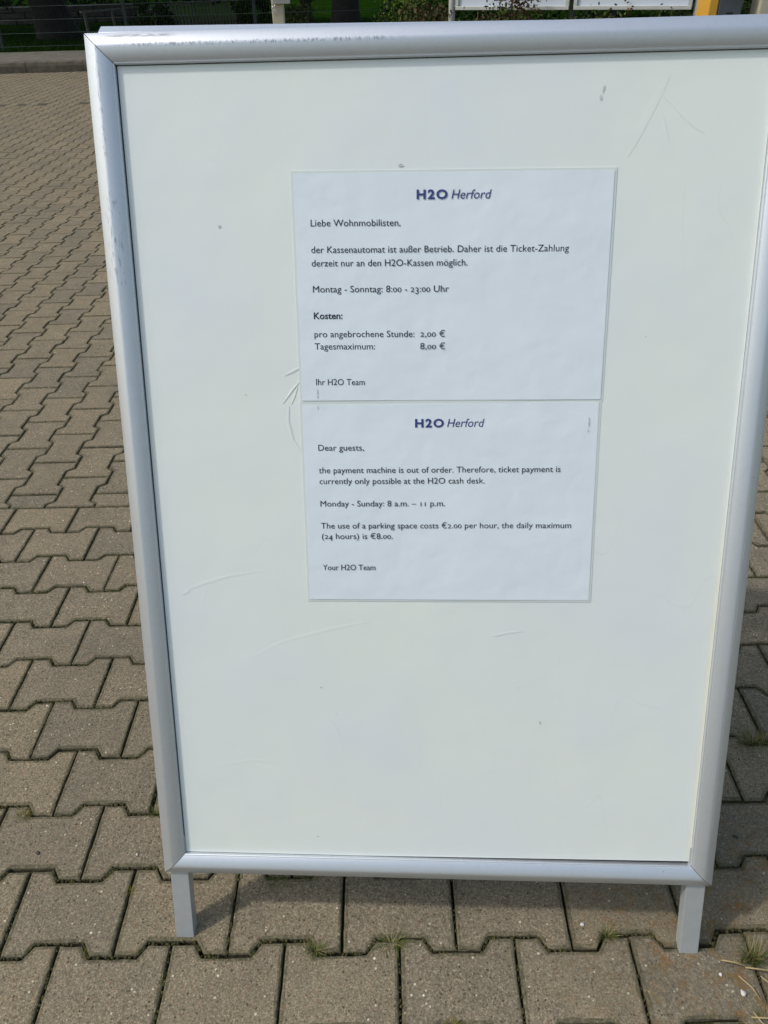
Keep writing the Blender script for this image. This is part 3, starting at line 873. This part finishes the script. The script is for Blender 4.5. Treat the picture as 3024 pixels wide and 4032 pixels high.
LINES1 = [('H2O', 'logo', 0.42638, 1.06214, 0.46741, 1.06177), ('Herford', 'ital', 0.47249, 1.06150, 0.52515, 1.06106), ('Liebe Wohnmobilisten,', 'r', 0.28401, 1.02963, 0.40494, 1.02865),
          ('der Kassenautomat ist außer Betrieb. Daher ist die Ticket-Zahlung', 'r', 0.28369, 0.99558, 0.62976, 0.99344), ('derzeit nur an den H2O-Kassen möglich.', 'r', 0.28369, 0.97820, 0.49512, 0.97686),
          ('Montag - Sonntag: 8:00 - 23:00 Uhr', 'r', 0.28429, 0.94418, 0.47046, 0.94297), ('Kosten:', 'b', 0.28429, 0.90882, 0.32417, 0.90854), ('pro angebrochene Stunde:', 'r', 0.28436, 0.88403, 0.42355, 0.88344),
          ('2,00 €', 'r', 0.43155, 0.88347, 0.46583, 0.88328), ('Tagesmaximum:', 'r', 0.2841, 0.86738, 0.3687, 0.86692), ('8,00 €', 'r', 0.43158, 0.86664, 0.466, 0.86650), ('Ihr H2O Team', 'r', 0.28459, 0.81791, 0.35353, 0.81763)]
LINES2 = [('H2O', 'logo', 0.42447, 0.75759, 0.46558, 0.75775), ('Herford', 'ital', 0.47014, 0.75777, 0.52288, 0.75792), ('Dear guests,', 'r', 0.28464, 0.72378, 0.35075, 0.72409),
          ('the payment machine is out of order. Therefore, ticket payment is', 'r', 0.28451, 0.69059, 0.63316, 0.69248), ('currently only possible at the H2O cash desk.', 'r', 0.28495, 0.67431, 0.52509, 0.67552),
          ('Monday - Sunday: 8 a.m. – 11 p.m.', 'r', 0.28514, 0.64045, 0.46828, 0.6414), ('The use of a parking space costs €2.00 per hour, the daily maximum', 'r', 0.28503, 0.60671, 0.65235, 0.60878),
          ('(24 hours) is €8.00.', 'r', 0.28582, 0.59048, 0.39151, 0.59108), ('Your H2O Team', 'r', 0.28593, 0.54152, 0.36511, 0.54202)]

def notice(label, corners, lines, cap, logocap, seed):
    root = empty('paper_notice', (0, 0, 0))
    tag(root, label, 'notice')
    tl, tr, br, bl = [Vector((*c, 0)) for c in corners]
    nx, ny = 70, 50
    def grid(e, z, wavy):
        V, F = [], []
        for j in range(ny+1):
            for i in range(nx+1):
                fx, fy = i/nx, j/ny
                p = (tl.lerp(tr, fx)).lerp(bl.lerp(br, fx), fy)
                c = (tl+tr+bl+br)/4
                dx = (fx-.5)*2*e; dy = -(fy-.5)*2*e
                edge = min(1.0, 6*min(fx, 1-fx), 6*min(fy, 1-fy))
                ww = (0.00028*math.sin(fx*9+seed)+0.00012*math.sin(fy*8+fx*5+seed*2)+0.00007*math.sin(fx*23+fy*3))*wavy
                V.append((p.x+dx, p.y+dy, z+ww))
        for j in range(ny):
            for i in range(nx):
                q = j*(nx+1)+i; F.append((q, q+nx+1, q+nx+2, q+1))
        return V, F
    # the clear rim of the laminate, then the sheet inside
    V, F = [], []
    z = 0.00005
    ring = []
    for e, zz in ((0.0036, -0.0044), (0.0034, -0.00345), (0.0, -0.00340)):
        for c, sx, sy in ((tl, -1, 1), (tr, 1, 1), (br, 1, -1), (bl, -1, -1)):
            V.append((c.x+sx*e, c.y+sy*e, zz))
    for r_ in range(2):
        for i in range(4):
            j = (i+1) % 4; F.append((r_*4+i, (r_+1)*4+i, (r_+1)*4+j, r_*4+j))
    F.append((8, 11, 10, 9))
    o_ = mesh_obj('laminate_pouch', V, F, M_SLEEVE, root); o_.matrix_local = FRONT
    V, F = grid(0.0, -0.0027, 0.6)
    o_ = mesh_obj('sheet', V, F, M_PAPER, root, True)
    # thin paper edge
    bm = bmesh.new(); bm.from_mesh(o_.data)
    be = [e_ for e_ in bm.edges if e_.is_boundary]
    r_ = bmesh.ops.extrude_edge_only(bm, edges=be)
    for v in [g_ for g_ in r_['geom'] if isinstance(g_, bmesh.types.BMVert)]: v.co.z -= 0.0006
    bm.to_mesh(o_.data); bm.free(); o_.data.set_sharp_from_angle(angle=math.radians(30))
    o_.matrix_local = FRONT
    zt = -0.0021
    for txt, k, x0, y0, x1, y1 in lines:
        if k == 'logo': text_line(txt, x0, y0, x1, y1, logocap, M_INKB, root, FRONT, zt, bold=0.036, oldstyle=False, track=0.10)
        elif k == 'ital': text_line(txt, x0, y0, x1, y1, logocap*1.04, M_INKB, root, FRONT, zt, shear=0.22, oldstyle=False)
        elif k == 'b': text_line(txt, x0, y0, x1, y1, cap, M_INK, root, FRONT, zt, bold=0.017)
        else: text_line(txt, x0, y0, x1, y1, cap, M_INK, root, FRONT, zt)
    return root

n1 = notice('upper white laminated notice in German about the broken ticket machine', [(0.2625, 1.0958), (0.6841, 1.0930), (0.6836, 0.7961), (0.2642, 0.7960)], LINES1, 0.0087, 0.0110, 0.6)
n2_ = notice('lower white laminated notice in English reading Dear guests', [(0.2632, 0.7894), (0.6821, 0.7922), (0.6843, 0.4963), (0.2646, 0.4944)], LINES2, 0.0088, 0.0114, 2.1)
def grime(root, pts_):
    for x, y, w_, h_ in pts_:
        n = 9; V = [(x+math.cos(2*math.pi*k/n)*w_*random.uniform(.6, 1), y+math.sin(2*math.pi*k/n)*h_*random.uniform(.6, 1), -0.0021) for k in range(n)]
        o_ = mesh_obj('grime_mark', V, [tuple(range(n))], M_STAIN, root); o_.matrix_local = FRONT
grime(n1, [(0.2863, 0.8075, .0010, .0060), (0.2862, 0.8010, .0008, .0025)])
grime(n2_, [(0.2860, 0.7860, .0007, .0030), (0.6695, 0.7640, .0012, .0085), (0.6690, 0.7520, .0010, .0020)])

# ------------------------------------------------------------------ background: fences, walls, trees
FY = 17.0
fence = empty('mesh_fence', (-4.35, FY, 0.16))
tag(fence, 'dark green wire mesh fence running along the lawn behind the kerb', 'fence')
for i, px_ in enumerate((-11.9, -9.38, -6.86, -4.352, -1.85, 0.66, 3.17)):
    MB().box((px_+4.352, 0, 0.55), (0.06, 0.06, 1.15), None, 0.006).build('fence_post', M_FENCE, fence)
for k in range(5):
    z_ = 0.235+0.218*k-0.16
    MB().tube([(-8, -0.035, z_), (7.6, -0.035, z_)], 0.0050, 6).build('wire', M_WIRE, fence)
vb = MB()
for x in np.arange(-8, 7.6, 0.05): vb.tube([(x, -0.028, .03), (x, -0.028, 1.09)], 0.0022, 3, False)
stuff(vb.build('upright_wires', M_FENCE, fence))

# receding picket fence
A = Vector((-5.49, 17.9, 0.17)); B = Vector((-3.1, 23.2, 0.17)); d = (B-A); ln = d.length; d.normalize()
pk = empty('picket_fence', A, math.atan2(d.y, d.x))
tag(pk, 'weathered grey picket fence with a top rail beyond the lawn', 'fence')
MB().box((ln/2, 0, .57), (ln, .05, .035), None, .004).build('rail', M_GREYWOOD, pk)
MB().box((ln/2, 0, .16), (ln, .04, .03), None, .004).build('rail', M_GREYWOOD, pk)
pme = None
for i in range(int(ln/.14)):
    x = .07+i*.14
    if x < 2.2 and i % 6: continue
    if pme is None:
        o = MB().box((0, 0, 0), (.07, .02, .56), None, .003).build('picket', M_GREYWOOD, pk); pme = o.data
    else: o = link(bpy.data.objects.new('picket', pme), pk)
    o.location = (x, -.036, .28+random.uniform(-.01, .01)); o.rotation_euler = (0, random.gauss(0, .02), 0)

wall = empty('stone_wall', (-10.0, 27.0, 0.15))
tag(wall, 'low grey stone wall far left beyond the trees', 'wall')
for j in range(3):
    for i in range(9):
        MB().box((-3.2+i*.8+(j % 2)*.3, random.uniform(-.02, .02), .08+j*.15), (.78, .35, .14), None, .02).build('stone', M_WALLST, wall)

def leaf_cloud(cx, cy, cz, rx, ry, rz, n, size, clumps=None):
    """many small leaf faces gathered in clumps through a crown volume"""
    k = clumps or max(8, n//60)
    c = RNG.normal(0, 1, (k, 3)); c /= np.linalg.norm(c, axis=1)[:, None]; c *= RNG.uniform(.35, 1.0, (k, 1))**.6
    c *= np.array([rx, ry, rz]); c += np.array([cx, cy, cz])
    idx = RNG.integers(0, k, n)
    p = c[idx] + RNG.normal(0, 1, (n, 3))*np.array([rx, ry, rz])*.16
    a = RNG.normal(0, 1, (n, 3)); a /= np.linalg.norm(a, axis=1)[:, None]
    b_ = np.cross(a, RNG.normal(0, 1, (n, 3))); b_ /= np.linalg.norm(b_, axis=1)[:, None]
    s_ = size*RNG.uniform(.6, 1.3, (n, 1))
    V = np.stack([p-a*s_, p+b_*s_*.45, p+a*s_, p-b_*s_*.45], 1).reshape(-1, 3)
    return V

def tree(name, label, x, y, rad, lean, crown, leafn, mat, crown_z=5.2, low=None, cat='tree'):
    root = empty(name, (x, y, 0.15))
    tb = MB(); H_ = 4.2
    pts_ = [(0, 0, -.1), (lean*.05, 0, .12), (lean*.15, 0, .5), (lean*.45, 0, 1.4), (lean*.8, 0, 2.6), (lean, 0, H_)]
    tb.tube(pts_, [rad*1.75, rad*1.4, rad*1.12, rad, rad*.85, rad*.62], 14)
    for k in range(7):
        an = k*2.4; zz = 2.2+k*.33; r1 = rad*.4
        e = (math.cos(an)*crown*.7, math.sin(an)*crown*.7, zz+1.4)
        tb.tube([(lean*.7, 0, zz), (lean+e[0]*.5, e[1]*.5, zz+.9), (lean+e[0], e[1], e[2])], [r1, r1*.6, r1*.2], 7)
    # bark ridges
    tb.v = [(vx+.03*rad*4*math.sin(vz*9+math.atan2(vy, vx)*6)*(.4), vy, vz) for vx, vy, vz in tb.v]
    tb.build('trunk', M_BARK, root, True)
    V = leaf_cloud(lean, 0, crown_z, crown, crown, crown*.62, leafn, .17)
    if low:
        for lx, ly, lz, lr, lnn in low:
            V = np.concatenate([V, leaf_cloud(lx, ly, lz, lr, lr, lr*.8, lnn, .055, 10)])
    F = np.arange(len(V)).reshape(-1, 4)
    stuff(mesh_obj('crown', V.tolist(), F.tolist(), mat, root))
    return tag(root, label, cat)

tree('broadleaf_tree', 'thick dark tree trunk leaning left of the frame corner behind the fence', -6.95, 20.5, .36, -.55, 4.4, 9500, M_LEAF,
     low=[(-.9, -.4, .86, .34, 240), (1.0, -.5, .95, .22, 120)])
tree('broadleaf_tree', 'broad dark trunk straight above the middle of the sign', -0.16, 18.6, .26, .05, 3.9, 8000, M_LEAF, low=[(-1.1, .4, .95, .32, 200)])
tree('broadleaf_tree', 'slim dark tree between the picket fence and the beige post', -2.75, 21.4, .12, .12, 2.8, 3000, M_LEAF, crown_z=4.6, low=[(.1, -.4, .62, .30, 260), (-.6, 0, .85, .34, 240)])
tree('broadleaf_tree', 'slim tree just right of the beige post', -1.25, 22.0, .11, -.1, 2.8, 3000, M_LEAF, crown_z=4.6, low=[(.2, -.2, .70, .30, 220)])
tree('broadleaf_tree', 'large shade tree far left behind the lawn', -11.8, 22.5, .34, .3, 4.8, 9500, M_LEAF, low=[(1.5, 0, .95, .5, 200)])
tree('broadleaf_tree', 'tree behind the shrubs to the right of the info board', 5.4, 19.5, .28, .2, 4.2, 4200, M_LEAF)

def shrub(label, x, y, z0, rx, ry, rz, n, size, mat, name='shrub', mat2=None, n2=0):
    root = empty(name, (x, y, z0))
    sb = MB()
    for k in range(7):
        an = k*.9; sb.tube([(0, 0, 0), (math.cos(an)*rx*.35, math.sin(an)*ry*.35, rz*.8), (math.cos(an)*rx*.7, math.sin(an)*ry*.7, rz*1.6)], [.016, .010, .004], 5)
    sb.build('stems', M_BARK, root)
    V = leaf_cloud(0, 0, rz*1.05, rx, ry, rz, n, size, max(14, n//45)); V[:, 2] = np.maximum(V[:, 2], 0.01)
    stuff(mesh_obj('foliage', V.tolist(), np.arange(len(V)).reshape(-1, 4).tolist(), mat, root))
    if mat2:
        V = leaf_cloud(0, -.05, rz*1.2, rx, ry, rz*.95, n2, size, max(8, n2//40)); V[:, 2] = np.maximum(V[:, 2], 0.01)
        stuff(mesh_obj('tinted_foliage', V.tolist(), np.arange(len(V)).reshape(-1, 4).tolist(), mat2, root))
    return tag(root, label, 'shrub')
# dark shrubs along the far fence
shrub('dark loose shrub hanging over the grey picket fence', -4.35, 19.2, .16, .45, .4, .42, 900, .05, M_LEAF)
shrub('dark bushy shrub between the slim trees', -2.2, 19.6, .16, .5, .5, .42, 1100, .05, M_LEAF)
shrub('mid green low shrub left of the broad trunk', -1.15, 18.9, .16, .40, .4, .33, 900, .045, M_LEAF_O)
# planted bed, right
shrub('reddish brown bush left of the info board\'s pole', 0.98, 7.9, .05, .36, .40, .50, 3400, .022, M_LEAF_O, mat2=M_LEAF_R, n2=2000)
shrub('bright yellow-green bush above the middle of the sign', 0.82, 9.6, .05, .34, .35, .56, 2400, .024, M_LEAF_Y, mat2=M_LEAF, n2=1500)
shrub('brown-tipped bush under the left board panel', 1.62, 7.0, .05, .42, .32, .50, 3600, .020, M_LEAF_O, mat2=M_LEAF_R, n2=2200)
shrub('olive green bush under the gap between the two board panels', 2.30, 6.85, .05, .40, .30, .48, 3600, .020, M_LEAF_O, mat2=M_LEAF_R, n2=900)
shrub('olive bush under the right board panel', 2.95, 6.75, .05, .40, .30, .46, 3600, .020, M_LEAF_O, mat2=M_LEAF, n2=1500)
shrub('dark green bush behind the grey and yellow pay station', 3.50, 7.4, .05, .50, .40, .62, 4200, .024, M_LEAF_O, mat2=M_LEAF, n2=2600)
shrub('deep green bush behind the brown bush by the pole', 1.45, 9.2, .05, .60, .5, .60, 4200, .028, M_LEAF)
shrub('deep green bush behind the info board', 2.7, 9.0, .05, .70, .5, .60, 4200, .028, M_LEAF)
shrub('tall dark bush at the far right of the bed', 4.6, 8.6, .05, .8, .6, .8, 4200, .030, M_LEAF)

hedge = np.concatenate([leaf_cloud(x, 44+random.uniform(-2, 2), 1.6, 3.2, 1.6, 2.3, 900, .22, 30) for x in np.arange(-46, 40, 4.0)])
hd = mesh_obj('far_hedge', hedge.tolist(), np.arange(len(hedge)).reshape(-1, 4).tolist(), M_LEAF); stuff(hd)
hd['label'] = 'dark mass of hedge and woodland closing the view behind the lawn'; hd['category'] = 'hedge'

# ------------------------------------------------------------------ beige post with padlocked box
post = empty('barrier_post', (-0.094, 5.5, -0.002))
tag(post, 'cream painted square post with a metal box and hanging padlock', 'post')
MB().box((0, 0, .66), (.076, .076, 1.32), None, .005).build('post_tube', M_BEIGE, post)
MB().box((.032, -.050, 1.245), (.115, .026, .125), None, .003).build('lock_box', M_GALV, post)
lp = MB().tube([(-.012, -.060, 1.180), (-.012, -.060, 1.160)], .003, 6)
lp.tube([(-.024+.0*k+.011*math.cos(a), -.060, 1.152+.018*math.sin(a)) for k, a in enumerate(np.linspace(0, math.pi, 8))], .003, 6).build('shackle', M_STEEL, post, True)
MB().box((-.013, -.060, 1.138), (.026, .014, .030), None, .003).build('padlock', M_STEEL, post)
MB().box((0, 0, 1.322), (.080, .080, .006), None, .002).build('post_cap', M_GALV, post)

# ------------------------------------------------------------------ info board: two panels, poles
yawb = math.atan2(6.5-7.5, 3.013-1.258)
ib = empty('information_board', (1.258, 7.5, 0.05), yawb)
tag(ib, 'two pale blue-grey information panels in light frames on poles above the bushes', 'information board')
len_b = math.hypot(1.755, 1.0)
def panel(x0, x1, z0=0.980, z1=1.95):
    c = (x0+x1)/2; W_ = x1-x0
    MB().box((c, .012, (z0+z1)/2), (W_-.02, .012, z1-z0-.02)).build('panel_face', M_BOARD, ib)
    fr = MB(); t_ = .028
    fr.box((c, 0, z0+t_/2), (W_, .03, t_), None, .003); fr.box((c, 0, z1-t_/2), (W_, .03, t_), None, .003)
    fr.box((x0+t_/2, 0, (z0+z1)/2), (t_, .028, z1-z0-2*t_)).box((x1-t_/2, 0, (z0+z1)/2), (t_, .028, z1-z0-2*t_))
    fr.build('panel_frame', M_BFRAME, ib)
panel(0.0, 1.035); panel(1.075, len_b)
for x, z_, w_ in ((.42, 1.055, .10), (.60, 1.058, .16), (.85, 1.07, .10)):
    MB().box((x, .0035, z_), (w_, .003, .008)).build('print_mark', M_PRINT, ib)
MB().tube([(-.040, 0, -.05), (-.040, 0, 2.0)], .029, 14).build('pole', M_POLE, ib, True)
MB().box((1.055, .035, .95), (.034, .034, 2.0), None, .003).build('centre_post', M_DARKPOST, ib)
MB().tube([(len_b+.035, .03, -.05), (len_b+.035, .03, 2.0)], .024, 12).build('pole', M_POLE, ib, True)
MB().tube([(-.040, 0, 1.010), (0.0, 0, 1.010)], .012, 8).build('clamp', M_GALV, ib, True)

# ------------------------------------------------------------------ pay station and post at right
ps = empty('pay_station', (2.90, 5.5, -0.002))
tag(ps, 'dark grey pay station with a yellow left flank beside the bushes', 'pay station')
MB().box((.030, .11, .80), (.160, .24, 1.60), None, .010).build('body', M_MACHINE, ps)
MB().box((-.083, .11, .80), (.060, .24, 1.60), None, .008).build('yellow_side', M_YELLOW, ps)
MB().box((.030, -.014, 1.25), (.10, .010, .20), None, .003).build('screen', M_BLACK, ps)
MB().box((.030, -.013, 1.055), (.045, .008, .010), None, .002).build('ticket_slot', M_BLACK, ps)
MB().box((-.01, .11, 1.61), (.28, .27, .03), None, .008).build('roof_cap', M_MACHINE, ps)
MB().box((-.01, .11, .03), (.26, .27, .06), None, .006).build('plinth', M_KERB, ps)

bc = empty('cream_column', (3.20, 5.55, -0.002))
tag(bc, 'cream coloured column at the top right corner of the photo', 'column')
MB().box((0, 0, 1.1), (.16, .16, 2.2), None, .008).build('shaft', M_BEIGE, bc)
MB().box((0, 0, 2.215), (.19, .19, .03), None, .004).build('cap_plate', M_GALV, bc)
MB().box((0, 0, .01), (.24, .24, .02), None, .003).build('base_plate', M_GALV, bc)
